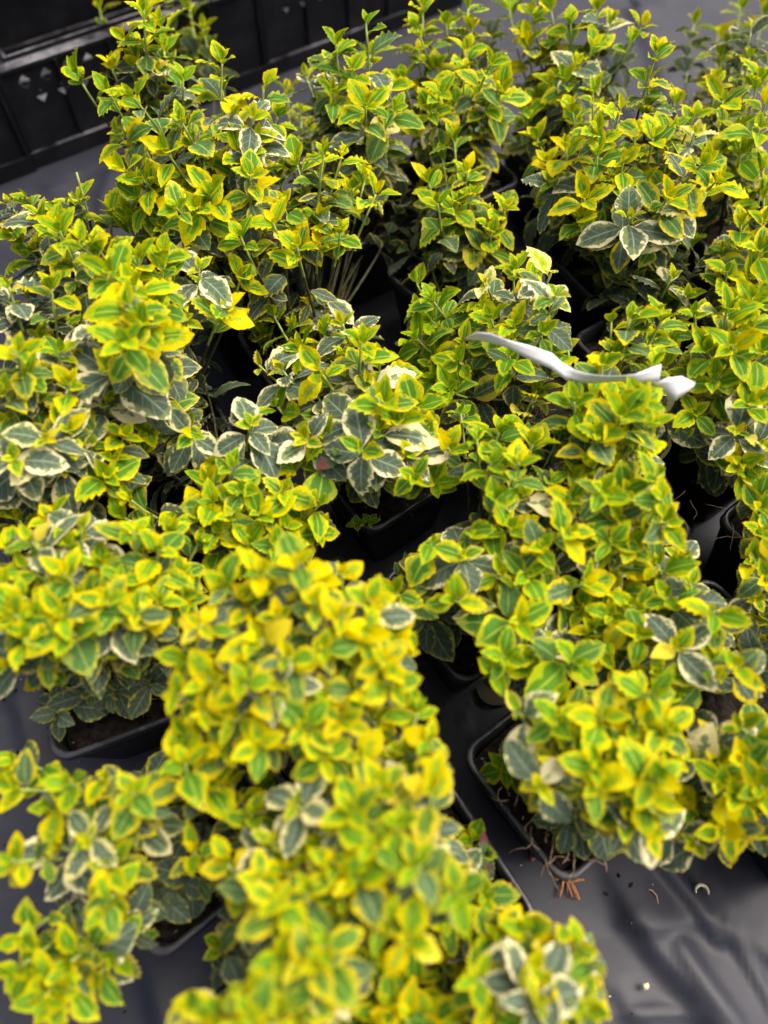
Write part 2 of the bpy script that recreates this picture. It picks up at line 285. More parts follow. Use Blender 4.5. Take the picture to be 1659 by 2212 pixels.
 'I': ((1820, 1718), .20, .15, 6, "1540,1600w 1600,1570 1640,1560 1560,1640 1500,1640w 1490,1740 1520,1720 1560,1690 1612,1650 1640,1700 1500,1825w 1445,1800w 1560,1795 1600,1780 1640,1790 1590,1720 1430,1740w 1650,1640 1470,1690 1540,1760 1650,1740 1580,1600 1620,1610"),
}
LABELS = {
 'R': "loose long-shooted yellow euonymus rising in front of the diamond-holed crate",
 'N': "tall dense golden euonymus directly in front of the leggy one by the crates",
 'O': "bushy golden euonymus with its black pot edge showing, in front of the crates' joint",
 'W': "small golden euonymus standing against the base of the crate farthest along the row",
 'V': "bushy golden euonymus next to the end of the crate row, beyond the thin upright plant",
 'V2': "spreading golden euonymus with thick dark stems on the open film past the crate row",
 'P': "thin upright euonymus with open stacked shoots and dark soil showing in its pot",
 'J': "large yellow euonymus with pale cream dying leaves above bare soil corner",
 'X': "tall euonymus with grey-green older leaves beside the big cream-leaved one, open film behind",
 'Y': "euonymus with broad dark lower leaves between the film gap and the white strip plant",
 'K': "low dark green euonymus with large pale-veined leaves and few yellow tips",
 'Q': "lime green euonymus with two large pale yellow leaves, beside the white paper strip's end",
 'a': "golden euonymus with single upright shoots against the bare film below the crates",
 'b': "tall euonymus with hanging white-edged grey leaves behind the dark hollow",
 'c': "dense euonymus covered in cream-edged grey leaves and blunt golden tips",
 'A': "open grey and yellow leaved euonymus over a rounded pot corner with a weed seedling",
 'e': "short euonymus topped by one white-edged grey star-shaped rosette",
 'C': "golden euonymus with dark pale-veined leaves creeping over its pot corner onto bare film",
 'g': "tallest bright yellow dense euonymus, domed, between the two open dark gaps",
 'E': "euonymus with red-tipped leaves and faded cream foliage beside a straight pot edge on the film",
 'Z': "bright yellow euonymus hanging over dark green seedlings and a shaded film hollow",
 'F': "sprawling euonymus with arching shoots reaching out over the bare film",
 'U': "rounded euonymus with cream-ringed dark leaves at the edge of the wide wrinkled film",
 'H': "yellow euonymus between the red-tipped plant and the rounded one on the wrinkled film",
 'B': "broad golden euonymus with grey pot rim corner showing and dark leaves in its soil",
 'L': "golden euonymus carrying the torn white paper strip across its shoots",
 'M': "golden euonymus beside the strip's folded end, with large dark veined leaves over bare soil",
 'S': "broad euonymus with large upright grey leaves beside the narrow dark gap of rooty soil",
 'D': "golden euonymus in the pot with pale roots spilling over its rim",
 'T': "euonymus with cream-veined older leaves beyond the narrow dark gap with a fallen leaf",
 'I': "golden euonymus with pale drooping leaves over the wrinkled film, beside the root-spilling pot",
}
pot_pos = {k: at(p[0][0], p[0][1], POTH) for k, p in PLANTS.items()}

# ------------------------------------------------------------------ ground film (one sheet, folds are real relief)
def axis(lo, hi, step, far):
    a = list(np.arange(lo, hi + 1e-6, step)); s = step; x = hi; up = []
    while x < far: s *= 1.5; x += s; up.append(x)
    s = step; x = lo; dn = []
    while x > -far: s *= 1.5; x -= s; dn.append(x)
    return np.array(dn[::-1] + a + up)
def vnoise(X, Y, cell, seed):
    r = np.random.default_rng(seed); L = r.random((256, 256))
    x = X / cell; y = Y / cell; xi = np.floor(x).astype(int); yi = np.floor(y).astype(int)
    fx = x - xi; fy = y - yi; fx = fx * fx * (3 - 2 * fx); fy = fy * fy * (3 - 2 * fy)
    g = lambda a, b: L[a % 256, b % 256]
    return (g(xi, yi) * (1 - fx) + g(xi + 1, yi) * fx) * (1 - fy) + (g(xi, yi + 1) * (1 - fx) + g(xi + 1, yi + 1) * fx) * fy
def seg_dist(X, Y, p, q):
    dx, dy = q[0] - p[0], q[1] - p[1]; L2 = dx * dx + dy * dy
    t = np.clip(((X - p[0]) * dx + (Y - p[1]) * dy) / L2, 0, 1)
    return np.hypot(X - p[0] - t * dx, Y - p[1] - t * dy), (X - p[0]) * dy - (Y - p[1]) * dx
FOLDS = [  # picture points, height, width
 ([(1305, 1860), (1341, 1920), (1371, 1986), (1422, 2055), (1506, 2145), (1560, 2230)], .010, .016),
 ([(1473, 2046), (1521, 2124), (1587, 2212)], .0035, .0080),
 ([(1437, 1860), (1500, 1938), (1554, 2019)], .006, .0085),
 ([(1314, 2194), (1419, 2187), (1500, 2192)], .0025, .005),
 ([(1545, 1890), (1580, 1990), (1659, 2060)], .007, .014),
 ([(1400, 2000), (1520, 1985), (1600, 1950)], .004, .012),
 ([(1250, 2090), (1330, 2130), (1380, 2200)], .006, .014),
 ([(1570, 2000), (1640, 2110), (1690, 2200)], .004, .006),
 ([(300, 2030), (330, 2110), (350, 2212)], .006, .014),
 ([(440, 1990), (480, 2080), (520, 2150)], .006, .014),
 ([(40, 1520), (70, 1600), (90, 1700)], .006, .012),
 ([(270, 1640), (300, 1690), (310, 1740)], .004, .008),
 ([(1000, 1540), (1020, 1640), (1060, 1760)], .004, .006),
 ([(1380, 30), (1420, 130), (1440, 220)], .010, .03), ([(1290, 60), (1330, 160), (1380, 300)], .006, .02),
 ([(1440, 260), (1560, 300), (1659, 380)], .006, .02), ([(1530, 420), (1550, 500), (1560, 600)], .008, .02),
 ([(250, 380), (230, 440), (240, 520)], .007, .025), ([(90, 400), (130, 430), (180, 440)], .004, .015),
]
gx = axis(-0.72, 0.78, 0.0036, 12); gy = axis(-0.2, 1.35, 0.0036, 12)
GX, GY = np.meshgrid(gx, gy)
GZ = np.zeros_like(GX)
for pts, h, w in FOLDS:
    P3 = [at(*p, 0.0) for p in pts]; best = np.full_like(GX, 9.0); side = np.zeros_like(GX)
    for p, q in zip(P3, P3[1:]):
        d, s = seg_dist(GX, GY, p, q); mk = d < best; best = np.where(mk, d, best); side = np.where(mk, np.sign(s), side)
    ww = np.where(side > 0, w * 0.55, w * 1.7)
    if w <= .009: tt = np.clip((best - .2 * w) / (1.1 * w), 0, 1); GZ += h * (1 - tt * tt * (3 - 2 * tt))     # flat pressed crease
    else: GZ += h * np.exp(-(best / ww) ** 2)
cr = np.abs(vnoise(GX + .3 * GY, GY * .6 - .2 * GX, .07, 3) - .5) + .5 * np.abs(vnoise(GX * 1.1 + .5 * GY, GY * .7, .031, 4) - .5)
GZ += -0.0012 * np.clip(0.42 - cr, 0, 1) + .012 * (vnoise(GX, GY, .16, 5) - .6)
near = np.full_like(GX, 9.0)
for p in pot_pos.values(): near = np.minimum(near, np.hypot(GX - p.x, GY - p.y))
fade = np.clip((near - .055) / .045, 0, 1)
crate_side = (GX * -math.sin(R(35)) + GY * math.cos(R(35)))          # distance measure towards the crate row
a0 = at(80, 367); c0 = -a0.x * math.sin(R(35)) + a0.y * math.cos(R(35))
fade *= np.clip((np.abs(crate_side - c0 - .15) - .16) / .05, 0, 1) if True else 1
GZ = GZ * fade - 0.0005
ny, nx = GX.shape
me = bpy.data.meshes.new('ground')
vv = np.stack([GX, GY, GZ], -1).reshape(-1, 3)
idx = np.arange(nx * ny).reshape(ny, nx)
q = np.stack([idx[:-1, :-1], idx[:-1, 1:], idx[1:, 1:], idx[1:, :-1]], -1).reshape(-1, 4)
me.vertices.add(len(vv)); me.vertices.foreach_set('co', vv.ravel().astype(np.float32))
me.loops.add(q.size); me.loops.foreach_set('vertex_index', q.ravel().astype(np.int32))
me.polygons.add(len(q)); me.polygons.foreach_set('loop_start', np.arange(0, q.size, 4, dtype=np.int32))
me.update(calc_edges=True); me.shade_smooth(); me.materials.append(M['film'])
tag(link(bpy.data.objects.new('ground', me)), 'wrinkled dusty black plastic film covering the ground', kind='structure')

# ------------------------------------------------------------------ crates
def wall_with_diamonds(L, H, z0, rows, pitch, dw, dh, s0, s1, t):
    """upright panel in (s, z), thickness t, diamond openings in the given rows; returns verts, faces (y = 0 outer face)"""
    V2, F2 = [], []
    def rect(a, b, c, d):
        n = len(V2); V2.extend([(a, c), (b, c), (b, d), (a, d)]); F2.append((n, n + 1, n + 2, n + 3))
    zs = [z0]
    for (zc, off) in rows:
        zl, zh = zc - dh * .62, zc + dh * .62
        rect(0, L, zs[-1], zl); zs += [zl, zh]
        st = s0 + off; rect(0, st, zl, zh); s = st
        while s + pitch <= s1 + off + 1e-6:
            n = len(V2); c = s + pitch / 2
            V2.extend([(s, zl), (s + pitch, zl), (s + pitch, zh), (s, zh), (c, zc - dh / 2), (c + dw / 2, zc), (c, zc + dh / 2), (c - dw / 2, zc)])
            for tri in ((0, 1, 4), (1, 5, 4), (1, 2, 5), (2, 6, 5), (2, 3, 6), (3, 7, 6), (3, 0, 7), (0, 4, 7)): F2.append(tuple(n + k for k in tri))
            s += pitch
        rect(s, L, zl, zh)
    rect(0, L, zs[-1], H)
    return V2, F2
def panel_object(name, V2, F2, t, mat, parent, loc, rz):
    o = mesh_obj(name, [(x, 0, z) for x, z in V2], F2, mat, parent, smooth=False)
    m = o.modifiers.new('thickness', 'SOLIDIFY'); m.thickness = t; m.offset = 0
    o.location = loc; o.rotation_euler = (0, 0, rz); return o
def make_crate(name, origin, rz, L, Dp, H, label):
    c = empty(name, origin, rz); tag(c, label, 'crate', 'black plastic crates standing in a row')
    t = .0028
    rows = [(H - .022, .0), (H - .0105, .0133)] 
    rows = [(H - .0395, .0133), (H - .0185, .0)]
    for (ln, loc, r) in ((L, (0, .008, 0), 0), (L, (0, Dp - .008, 0), 0), (Dp - .02, (.008, .01, 0), R(90)), (Dp - .02, (L - .008, .01, 0), R(90))):
        V2, F2 = wall_with_diamonds(ln, H - .004, .004, rows, .0266, .0145, .0165, .016, ln * .42, t)
        panel_object('side_panel', V2, F2, t, M['crate'], c, loc, r)
    def ring(z0, z1, o0, o1):
        m = MB()
        m.box(-o0, L + o0, -o0, o1, z0, z1); m.box(-o0, L + o0, Dp - o1, Dp + o0, z0, z1)
        m.box(-o0, o1, o1, Dp - o1, z0, z1); m.box(L - o1, L + o0, o1, Dp - o1, z0, z1); return m
    rm = ring(H - .004, H, -.0035, .026).build('rim', M['crate'], c, smooth=False)
    ring(H, H + .005, -.020, .0235).build('rim_lip', M['crate'], rm, smooth=False)
    ring(0, .020, -.0012, .0062).build('base_band', M['crate'], c, smooth=False)
    for k, s in enumerate(np.linspace(0.004, L - .004, 6)):
        m = MB(); m.box(s - .0016, s + .0016, .003, .0066, .0202, H - .0042); m.build('rib', M['crate'], c, smooth=False)
    m = MB(); m.box(.01, L - .01, .01, Dp - .01, .004, .007); fl = m.build('floor', M['crate'], c, smooth=False)
    for k in range(9):
        m = MB(); y = .02 + (Dp - .04) * k / 8; m.box(.0102, L - .0102, y - .002, y + .002, .0071, .014); m.build('floor_rib', M['crate'], fl, smooth=False)
    return c
CL, CA = .344, R(35)
cdir = Vector((math.cos(CA), math.sin(CA), 0))
pa = at(80, 367, 0)
make_crate('plastic_crate', pa, CA, CL, .28, .117, "black crate with the clear row of diamond holes below its dusty rim")
make_crate('plastic_crate', pa - cdir * (CL - .001) + Vector((.002, -.003, 0)), CA, CL, .28, .117, "black crate butted against the holed crate's outer corner, mostly cut off by the picture edge")
make_crate('plastic_crate', pa + cdir * (CL - .001) + Vector((-.002, .004, 0)), CA, CL, .28, .117, "black crate at the end of the row beside the open film")

# ------------------------------------------------------------------ pot, soil
def rsq(half, rad, n=5):
    pts = []
    for cx, cy, a0 in ((1, 1, 0), (-1, 1, 90), (-1, -1, 180), (1, -1, 270)):
        for k in range(n + 1):
            a = R(a0 + 90 * k / n); pts.append((cx * (half - rad) + rad * math.cos(a), cy * (half - rad) + rad * math.sin(a)))
    return pts
def loft(rings, cap0=False, cap1=False):
    n = len(rings[0]); V = [p for r in rings for p in r]; F = []
    for i in range(len(rings) - 1):
        for k in range(n): F.append((i * n + k, i * n + (k + 1) % n, (i + 1) * n + (k + 1) % n, (i + 1) * n + k))
    if cap0: F.append(tuple(reversed(range(n))))
    if cap1: F.append(tuple((len(rings) - 1) * n + k for k in range(n)))
    return V, F
def lvl(h, r, z): return [(x, y, z) for x, y in rsq(h, r)]
W2 = POTW / 2
pot_me = None
def pot_meshes():
    V, F = loft([lvl(.034, .008, 0), lvl(.0355, .010, .002), lvl(W2 - .0046, .012, POTH - .014), lvl(W2 - .0046, .012, POTH - .0036), lvl(W2 - .0062, .011, POTH - .0036), lvl(W2 - .007, .011, POTH - .02), lvl(.032, .008, .004)], cap0=True, cap1=True)
    pm = bpy.data.meshes.new('pot'); pm.from_pydata(V, [], F); pm.shade_smooth(); pm.materials.append(M['pot'])
    V, F = loft([lvl(W2 - .0045, .0120, POTH - .008), lvl(W2 - .0022, .0128, POTH - .008), lvl(W2 - .0016, .0130, POTH - .0072), lvl(W2 - .0016, .0130, POTH - .0012), lvl(W2 - .0024, .0128, POTH), lvl(W2 - .0046, .0118, POTH), lvl(W2 - .0056, .0114, POTH - .0012), lvl(W2 - .0058, .0114, POTH - .0035), lvl(W2 - .0045, .0120, POTH - .008)])
    rm = bpy.data.meshes.new('rim'); rm.from_pydata(V, [], F); rm.shade_smooth(); rm.materials.append(M['rim'])
    return pm, rm
POT_ME, RIM_ME = pot_meshes()
def soil_mesh(seed):
    r = np.random.default_rng(seed); n = 26; half = W2 - .0078
    g = np.linspace(-1, 1, n); X, Y = np.meshgrid(g, g)
    # square grid squeezed into a rounded square
    k = 1 - .055 * (X ** 4) * (Y ** 4)
    X2, Y2 = X * half * k, Y * half * k
    Z = POTH - .015 + .009 * (vnoise(X2 + seed, Y2, .018, seed) - .5) + .006 * (vnoise(X2, Y2, .006, seed + 1) - .5) + .004 * (1 - np.maximum(abs(X), abs(Y)))
    V = list(zip(X2.ravel(), Y2.ravel(), Z.ravel())); F = [(j * n + i, j * n + i + 1, (j + 1) * n + i + 1, (j + 1) * n + i) for j in range(n - 1) for i in range(n - 1)]
    me = bpy.data.meshes.new('soil'); me.from_pydata(V, [], F); me.shade_smooth(); me.materials.append(M['soil'])
    # loose grit: pale grains and root bits lying on the soil
    mb = MB()
    for _ in range(34):
        x, y = r.uniform(-half * .95, half * .95, 2); z = POTH - .0135 + r.uniform(-.002, .002); s = r.uniform(.0004, .0013)
        p = [Vector((x, y, z)) + Vector(r.normal(size=3)) * s for _ in range(4)]
        n0 = len(mb.v); mb.v += [tuple(q) for q in p]; mb.f += [(n0, n0 + 1, n0 + 2), (n0, n0 + 2, n0 + 3), (n0, n0 + 3, n0 + 1), (n0 + 1, n0 + 3, n0 + 2)]
    for _ in range(10):
        x, y = r.uniform(-half * .9, half * .9, 2); a = r.uniform(0, 6.28); L = r.uniform(.004, .014); b = r.uniform(-.6, .6)
        pts = [(x + math.cos(a + b * t) * L * t, y + math.sin(a + b * t) * L * t, POTH - .0125 + .002 * math.sin(3 * t)) for t in (0, .33, .66, 1)]
        mb.tube(pts, [.00022, .0003, .0003, .00015], 3)
    gm = bpy.data.meshes.new('soil_grit'); gm.from_pydata(mb.v, [], mb.f); gm.materials.append(M['grit'])
    return me, gm
SOILS = [soil_mesh(s) for s in (21, 34, 55, 89)]

# ------------------------------------------------------------------ leaves
def leaf_mesh(name, wid, peak, fold, curl, tipcurl, seed, point=1.7):
    r = random.Random(seed); rows = [0.0, .10, .27, .46, .64, .80, .92]
    def w(t):                                   # half width along the blade
        if t < peak: return wid * .5 * math.sin(math.pi / 2 * t / peak) ** .85 + .008
        return wid * .5 * (1 - ((t - peak) / (1 - peak)) ** point) + .004
    tw, wv, ph = r.uniform(-.7, .7), r.uniform(.03, .10), r.uniform(0, 6)
    def h(t, x): return curl * (t * (1 - t) * 1.6) - tipcurl * t * t + fold * abs(x) + tw * x * (t - .25) + wv * abs(x) * math.sin(7 * t + ph + (1.5 if x > 0 else 0))
    V, UV, F = [], [], []
    # petiole
    V += [(-.014, -.13, .012), (.014, -.13, .012)]; UV += [(.5, 0), (.5, 0)]
    for i, t in enumerate(rows):
        hw = w(t) * (1 + r.uniform(-.05, .05))
        for x in (-1, -.5, 0, .5, 1):
            k = (1.0 + r.uniform(-.03, .05)) if abs(x) == 1 else 1
            px = x * hw * k; V.append((px, t + (r.uniform(-.012, .012) if abs(x) == 1 else 0), h(t, px) - .25 * fold * (px * px) / max(hw, .01))); UV.append((.5 + x * .5, t))
    n = 2; F.append((0, 1, n + 3, n + 1)); F += [(0, n + 1, n), (1, n + 4, n + 3)]
    extra = []
    for i in range(len(rows) - 1):
        a = n + i * 5; b = a + 5
        for k in (1, 2): F.append((a + k, a + k + 1, b + k + 1, b + k))
        for s, k0, k1 in ((-1, 0, 1), (1, 4, 3)):
            # a tooth between two rows on the edge
            tm = (rows[i] + rows[i + 1]) / 2 + .012
            e0, e1 = V[a + k0], V[b + k0]; hw = abs(e0[0] + e1[0]) / 2 * (1.02 + r.uniform(.0, .05)) + .008
            V.append((s * hw, tm, h(tm, hw) - .25 * fold * hw)); UV.append((.5 + s * .5, tm)); m = len(V) - 1
            if s < 0: F += [(a + 0, a + 1, m), (m, a + 1, b + 1), (m, b + 1, b + 0)]
            else: F += [(a + 4, m, a + 3), (m, b + 3, a + 3), (m, b + 4, b + 3)]
    V.append((r.uniform(-.01, .01), 1.0, h(1.0, 0))); UV.append((.5, 1)); T = len(V) - 1
    a = n + (len(rows) - 1) * 5
    for k in range(4): F.append((a + k, a + k + 1, T))
    me = bpy.data.meshes.new(name); me.from_pydata(V, [], F); me.shade_smooth()
    ul = me.uv_layers.new(name='UVMap')
    for lp in me.loops: ul.data[lp.index].uv = UV[lp.vertex_index]
    me.materials.append(M['leaf']); return me
LEAF_Y = [leaf_mesh('leaf', .54 + .05 * k, .42, .55 - .06 * k, .10, .05 + .06 * k, 70 + int(k * 10), 1.6) for k in (0, 1, 2, 3, 1.4, -.6)]      # young, folded, pointed
LEAF_M = [leaf_mesh('leaf', .59 + .04 * k, .44, .30 - .05 * k, .14, .14 + .05 * k, 180 + int(k * 10), 1.8) for k in (0, 1, 2, 3, .5, 4.2, -1)]      # grown
LEAF_D = [leaf_mesh('leaf', .55 + .04 * k, .46, .16, .10 + .05 * k, .10 + .07 * k, 290 + int(k * 10), 2.1) for k in (0, 1, 2, -1, 3)]      # old, broad, flat
LEAF_R = [leaf_mesh('leaf', .42, .42, .4, .1, .1, 99, 1.6)]; LEAF_R[0].materials[0] = red_leaf_material()
def rot_about(v, axis_, a): return Matrix.Rotation(a, 3, axis_) @ v
def bez(p0, p1, p2, p3, t):
    u = 1 - t; return p0 * u ** 3 + p1 * 3 * u * u * t + p2 * 3 * u * t * t + p3 * t ** 3
UPV = Vector((0, 0, 1))
def parse(s):
    out = []
    for w in s.split():
        kind = 'y'
        if w[-1].isalpha(): kind = w[-1]; w = w[:-1]
        p = w.split(','); out.append((float(p[0]), float(p[1]), float(p[2]) if len(p) > 2 else None, kind))
    return out
def dome_hit(px, py, base, ztop, rad):
    """where the view line through a shoot tip meets the plant's domed crown"""
    best = None
    for i in range(90):
        z = ztop + .03 - i * .0022
        if z < POTH + .02: break
        p = at(px, py, z); r = math.hypot(p.x - base.x, p.y - base.y)
        zd = ztop - (ztop - POTH - .035) * min(1.6, (r / rad) ** 2)
        if z <= zd: return p
        if best is None or (z - zd) < best[0]: best = (z - zd, p)
    return best[1]
def cval(age, marg, cream): return (max(0, min(1, age)), max(0.01, marg), max(0, min(1, cream)), 1.0)
NLEAF = 0
MARG = dict(g=1.8, J=1.4, E=1.3, Z=1.4, D=1.25, N=1.2, C=1.15, F=1.1, H=1.4, O=1.2, U=1.1, c=1.1, I=1.2, e=1.0, Q=.7, B=.85, L=.9, M=.9, S=.9)
def inside(poly, x, y):
    c = False; n = len(poly)
    for i in range(n):
        (x1, y1), (x2, y2) = poly[i], poly[i - 1]
        if (y1 > y) != (y2 > y) and x < (x2 - x1) * (y - y1) / (y2 - y1) + x1: c = not c
    return c
# openings between the crowns, where pots, soil and film lie bare: shoots carry no leaves there
GAPS = [[tuple(float(v) for v in p.split(',')) for p in g_.split()] for g_ in (
 "590,570 660,558 745,565 790,520 880,570 890,640 870,690 840,700 800,680 745,630 660,640 600,640",
 "400,725 480,705 545,760 560,835 590,850 580,872 520,872 470,900 440,960 425,900 420,830",
 "700,1040 760,1060 830,1060 880,1072 980,1064 1020,1040 1050,1080 1070,1115 970,1135 905,1165 872,1185 860,1235 835,1252 800,1232 770,1192 728,1185 732,1100",
 "890,1340 960,1310 1020,1350 1040,1400 1010,1430 1080,1480 1090,1530 1100,1570 1060,1600 1060,1640 1080,1690 1130,1700 1140,1740 1190,1760 1200,1850 1140,1850 1070,1830 1040,1770 985,1720 975,1640 950,1590 940,1530 905,1480 900,1400",
 "1180,530 1250,520 1290,570 1290,620 1360,640 1300,690 1290,740 1230,760 1220,690 1240,640",
 "1450,930 1480,1000 1560,1010 1600,1060 1610,1120 1600,1200 1590,1290 1560,1300 1530,1270 1510,1190 1490,1140 1440,1060 1430,980",
 "0,1490 80,1480 140,1480 300,1510 350,1540 350,1610 330,1650 270,1650 200,1660 160,1640 110,1620 60,1600 0,1610",
 "300,1960 360,1990 460,1930 480,1990 460,2040 450,2090 490,2120 470,2150 400,2130 360,2180 340,2212 340,2300 220,2300 240,2180 300,2060 270,1990",
 "-50,1940 60,1960 20,2000 20,2212 20,2300 -50,2300", "210,2180 200,2300 50,2300 60,2190",
 "1340,1842 1390,1870 1430,1895 1470,1850 1510,1890 1550,1855 1600,1880 1659,1850 1759,1845 1759,2300 1330,2300 1320,2212 1310,2090 1270,2010 1210,1980 1120,1970 1110,1930 1100,1870 1200,1890 1290,1850",
 "-50,-50 200,-50 200,30 230,60 150,100 135,140 145,215 190,222 250,270 228,290 218,330 245,380 250,430 200,430 190,380 130,360 100,410 50,410 -50,390",
 "500,20 560,-50 850,-50 840,30 800,10 760,30 780,60 690,60 680,90 640,150 580,145 520,200 510,130 500,80",
 "1330,110 1390,90 1400,160 1370,200 1300,180", "1540,440 1590,400 1560,520 1530,520", "190,1070 230,1050 250,1110 230,1150 215,1120",
 "310,1040 420,1030 400,1080 340,1120 310,1110", "770,480 860,450 880,560 800,540", "1480,1490 1600,1480 1620,1540 1500,1550", "975,1715 1000,1740 1065,1860 1115,1950 1115,1985 1090,1985 1030,1880 1000,1820 975,1770", "330,1900 470,1890 490,1960 350,2010")]
def proj(p):
    y, z = p.y, p.z - HC; dd = y * ST - z * CT; u_ = y * CT + z * ST
    return PW / 2 + FPX * p.x / dd, PH / 2 - FPX * u_ / dd
def in_gap(p):
    x, y = proj(p); return any(inside(g_, x, y) for g_ in GAPS)
MIND = dict(F=58, g=42, E=42, Z=44, D=40, I=42, U=42, H=42, C=42, e=42, b=40, c=40, B=40, S=42, L=40, A=42, M=40, T=40)
LOWP = dict(F=4, E=6, D=6, A=6, e=6, P=7, Q=7)
_la = {}
def leaf_arrays(me_):
    if me_.name not in _la:
        co = np.empty(len(me_.vertices) * 3); me_.vertices.foreach_get('co', co)
        li = np.empty(len(me_.loops), int); me_.loops.foreach_get('vertex_index', li)
        ls = np.empty(len(me_.polygons), int); me_.polygons.foreach_get('loop_start', ls)
        uvv = np.empty(len(me_.loops) * 2); me_.uv_layers[0].data.foreach_get('uv', uvv)
        _la[me_.name] = (co.reshape(-1, 3), li, ls, uvv.reshape(-1, 2))
    return _la[me_.name]
LSCALE = dict(g=.66, E=.66, Z=.68, D=.76, I=.76, U=.68, F=.76, H=.70, B=.86, c=.82, C=.78, b=.90, S=.84, e=.90, L=.88, A=.98, M=.94, Q=.98, P=1.0, O=.98, N=1.0, J=1.02, V=1.05, V2=1.05, X=1.05, Y=1.0, K=1.05, R=1.06, W=1.05, a=1.0, T=.85)
def grow(key):
    global NLEAF
    (pp, ztop, rad, nfill, tipstr) = PLANTS[key]
    rnd = random.Random('plant' + key)
    pc = pot_pos[key]; yaw = YAW + R(rnd.uniform(-5, 5)) + {'C': R(-9), 'F': R(0), 'A': R(2)}.get(key, 0)
    th = empty('potted_shrub', (pc.x, pc.y, 0.0), 0.0)
    tag(th, LABELS[key], 'potted plant', 'potted golden variegated shrubs set out on black film')
    base = Vector((pc.x, pc.y, 0))
    po = link(bpy.data.objects.new('pot', POT_ME), th); po.rotation_euler = (0, 0, yaw)
    link(bpy.data.objects.new('rim', RIM_ME), po)
    sm, gm = rnd.choice(SOILS); so = link(bpy.data.objects.new('soil', sm), th); so.rotation_euler = (0, 0, yaw + R(90) * rnd.randrange(4))
    gr = link(bpy.data.objects.new('soil_grit', gm), so); gr['kind'] = 'stuff'
    shoots = []
    kept = []
    for (px, py, z, kind) in parse(tipstr):
        if kind in 'yw' and z is None and any(math.hypot(px - a_, py - b_) < MIND.get(key, 40) for a_, b_ in kept): continue
        kept.append((px, py))
        zexp = z is not None
        if z is None:
            if kind == 'd': p = at(px, py, POTH + rnd.uniform(.012, .04))
            else:
                p = dome_hit(px, py, base, ztop, rad); z = p.z + rnd.triangular(-.040, .018, .006) - (.003 if kind == 'w' else 0)
                p = at(px, py, max(POTH + .02, z))
        else: p = at(px, py, z)
        shoots.append((p, kind, False, zexp))
    tips = [s[0] for s in shoots]
    for _ in range(nfill):
        a, b = rnd.choice(tips), rnd.choice(tips); p = a.lerp(b, rnd.random() * .6)
        f = rnd.uniform(.55, .85); q = Vector((base.x + (p.x - base.x) * f, base.y + (p.y - base.y) * f, POTH + (p.z - POTH) * rnd.uniform(.45, .8)))
        shoots.append((q, rnd.choice('mmm'), True, False))
    if key in 'ITYH':                            # pots mostly beyond the picture: shoots straight above the pot too
        for _ in range(9): shoots.append((base + Vector((rnd.uniform(-.045, .045), rnd.uniform(-.045, .045), rnd.uniform(.14, ztop - .02))), rnd.choice('yyw'), False, False))
    count = 0; lsc = LSCALE.get(key, 1.0)
    leaves = []
    for (tip, kind, fill, keepall) in shoots:
        tl = tip - base
        hor = Vector((tl.x, tl.y, 0)); hd = hor.length
        a = rnd.uniform(0, 6.28); rr = rnd.uniform(.002, .016)
        b0 = Vector((math.cos(a) * rr, math.sin(a) * rr, POTH - .017)) + hor * .12
        rise = max(.01, tl.z - b0.z)
        outd = hor.normalized() if hd > 1e-4 else Vector((1, 0, 0))
        jit = Vector((rnd.uniform(-1, 1), rnd.uniform(-1, 1), 0)) * .22
        tang = (UPV * (.95 if kind != 'd' else .35) + outd * min(.75, hd * 6.0) * (1 if kind != 'd' else 1.2) + jit).normalized()
        L = (tl - b0).length
        p1 = b0 + (UPV * .7 + outd * .25) * (rise * .45); p2 = tl - tang * (L * .38)
        N = 9; pts = [bez(b0, p1, p2, tl, i / N) for i in range(N + 1)]
        if kind not in 'dr' and not keepall and in_gap(tip): continue
        mb = MB(); mb.tube(pts, [.0017 - .0008 * (i / N) for i in range(N + 1)], 5)
        st = mb.build('stem', M['stem'], th)
        st.data.materials.append(M['twig'])
        for f_ in st.data.polygons:
            if f_.index < 5 * (9 if kind == 'd' or fill else 7): f_.material_index = 1  # lower stem gets the wood colour with crown shade painted in
        # arc-length lookup measured down from the tip
        cum = [0.0]
        for i in range(N, 0, -1): cum.append(cum[-1] + (pts[i] - pts[i - 1]).length)
        def point_down(s):
            s = min(s, cum[-1] * .93)
            for j in range(N):
                if s <= cum[j + 1]:
                    t = (s - cum[j]) / max(1e-9, cum[j + 1] - cum[j]); A, B = pts[N - j], pts[N - j - 1]
                    return A.lerp(B, t), (A - B).normalized()
            return pts[0], UPV
        # pairs: (distance down, length, angle off axis, age, margin, cream, meshes)
        j = lambda a_, b_: rnd.uniform(a_, b_)
        vig = j(.85, 1.15)
        if kind in 'yg':
            gfac = 1.0 if kind == 'y' else .35
            mw = j(.11, .27) * gfac * MARG.get(key, 1.0); cr_ = j(0, .10)
            pr = [(0, j(.009, .013), j(18, 34), .05, mw * 1.3, cr_, LEAF_Y), (.003, j(.016, .020), j(38, 56), .16, mw * 1.1, cr_, LEAF_Y),
                  (.009, j(.019, .024), j(58, 78), .32, mw, cr_ + .05, LEAF_M)]
            nb = rnd.choice((1, 1, 2, 2, 3)); s = .012
            for k in range(nb):
                s += j(.009, .015); pr.append((s, j(.020, .026), j(68, 92), .42 + .16 * k + j(-.06, .1), mw * j(.6, 1), cr_ + .1 + .2 * k * rnd.random(), LEAF_M))
        elif kind in 'wv':
            mw = j(.16, .30); cr_ = j(.55, 1.0)
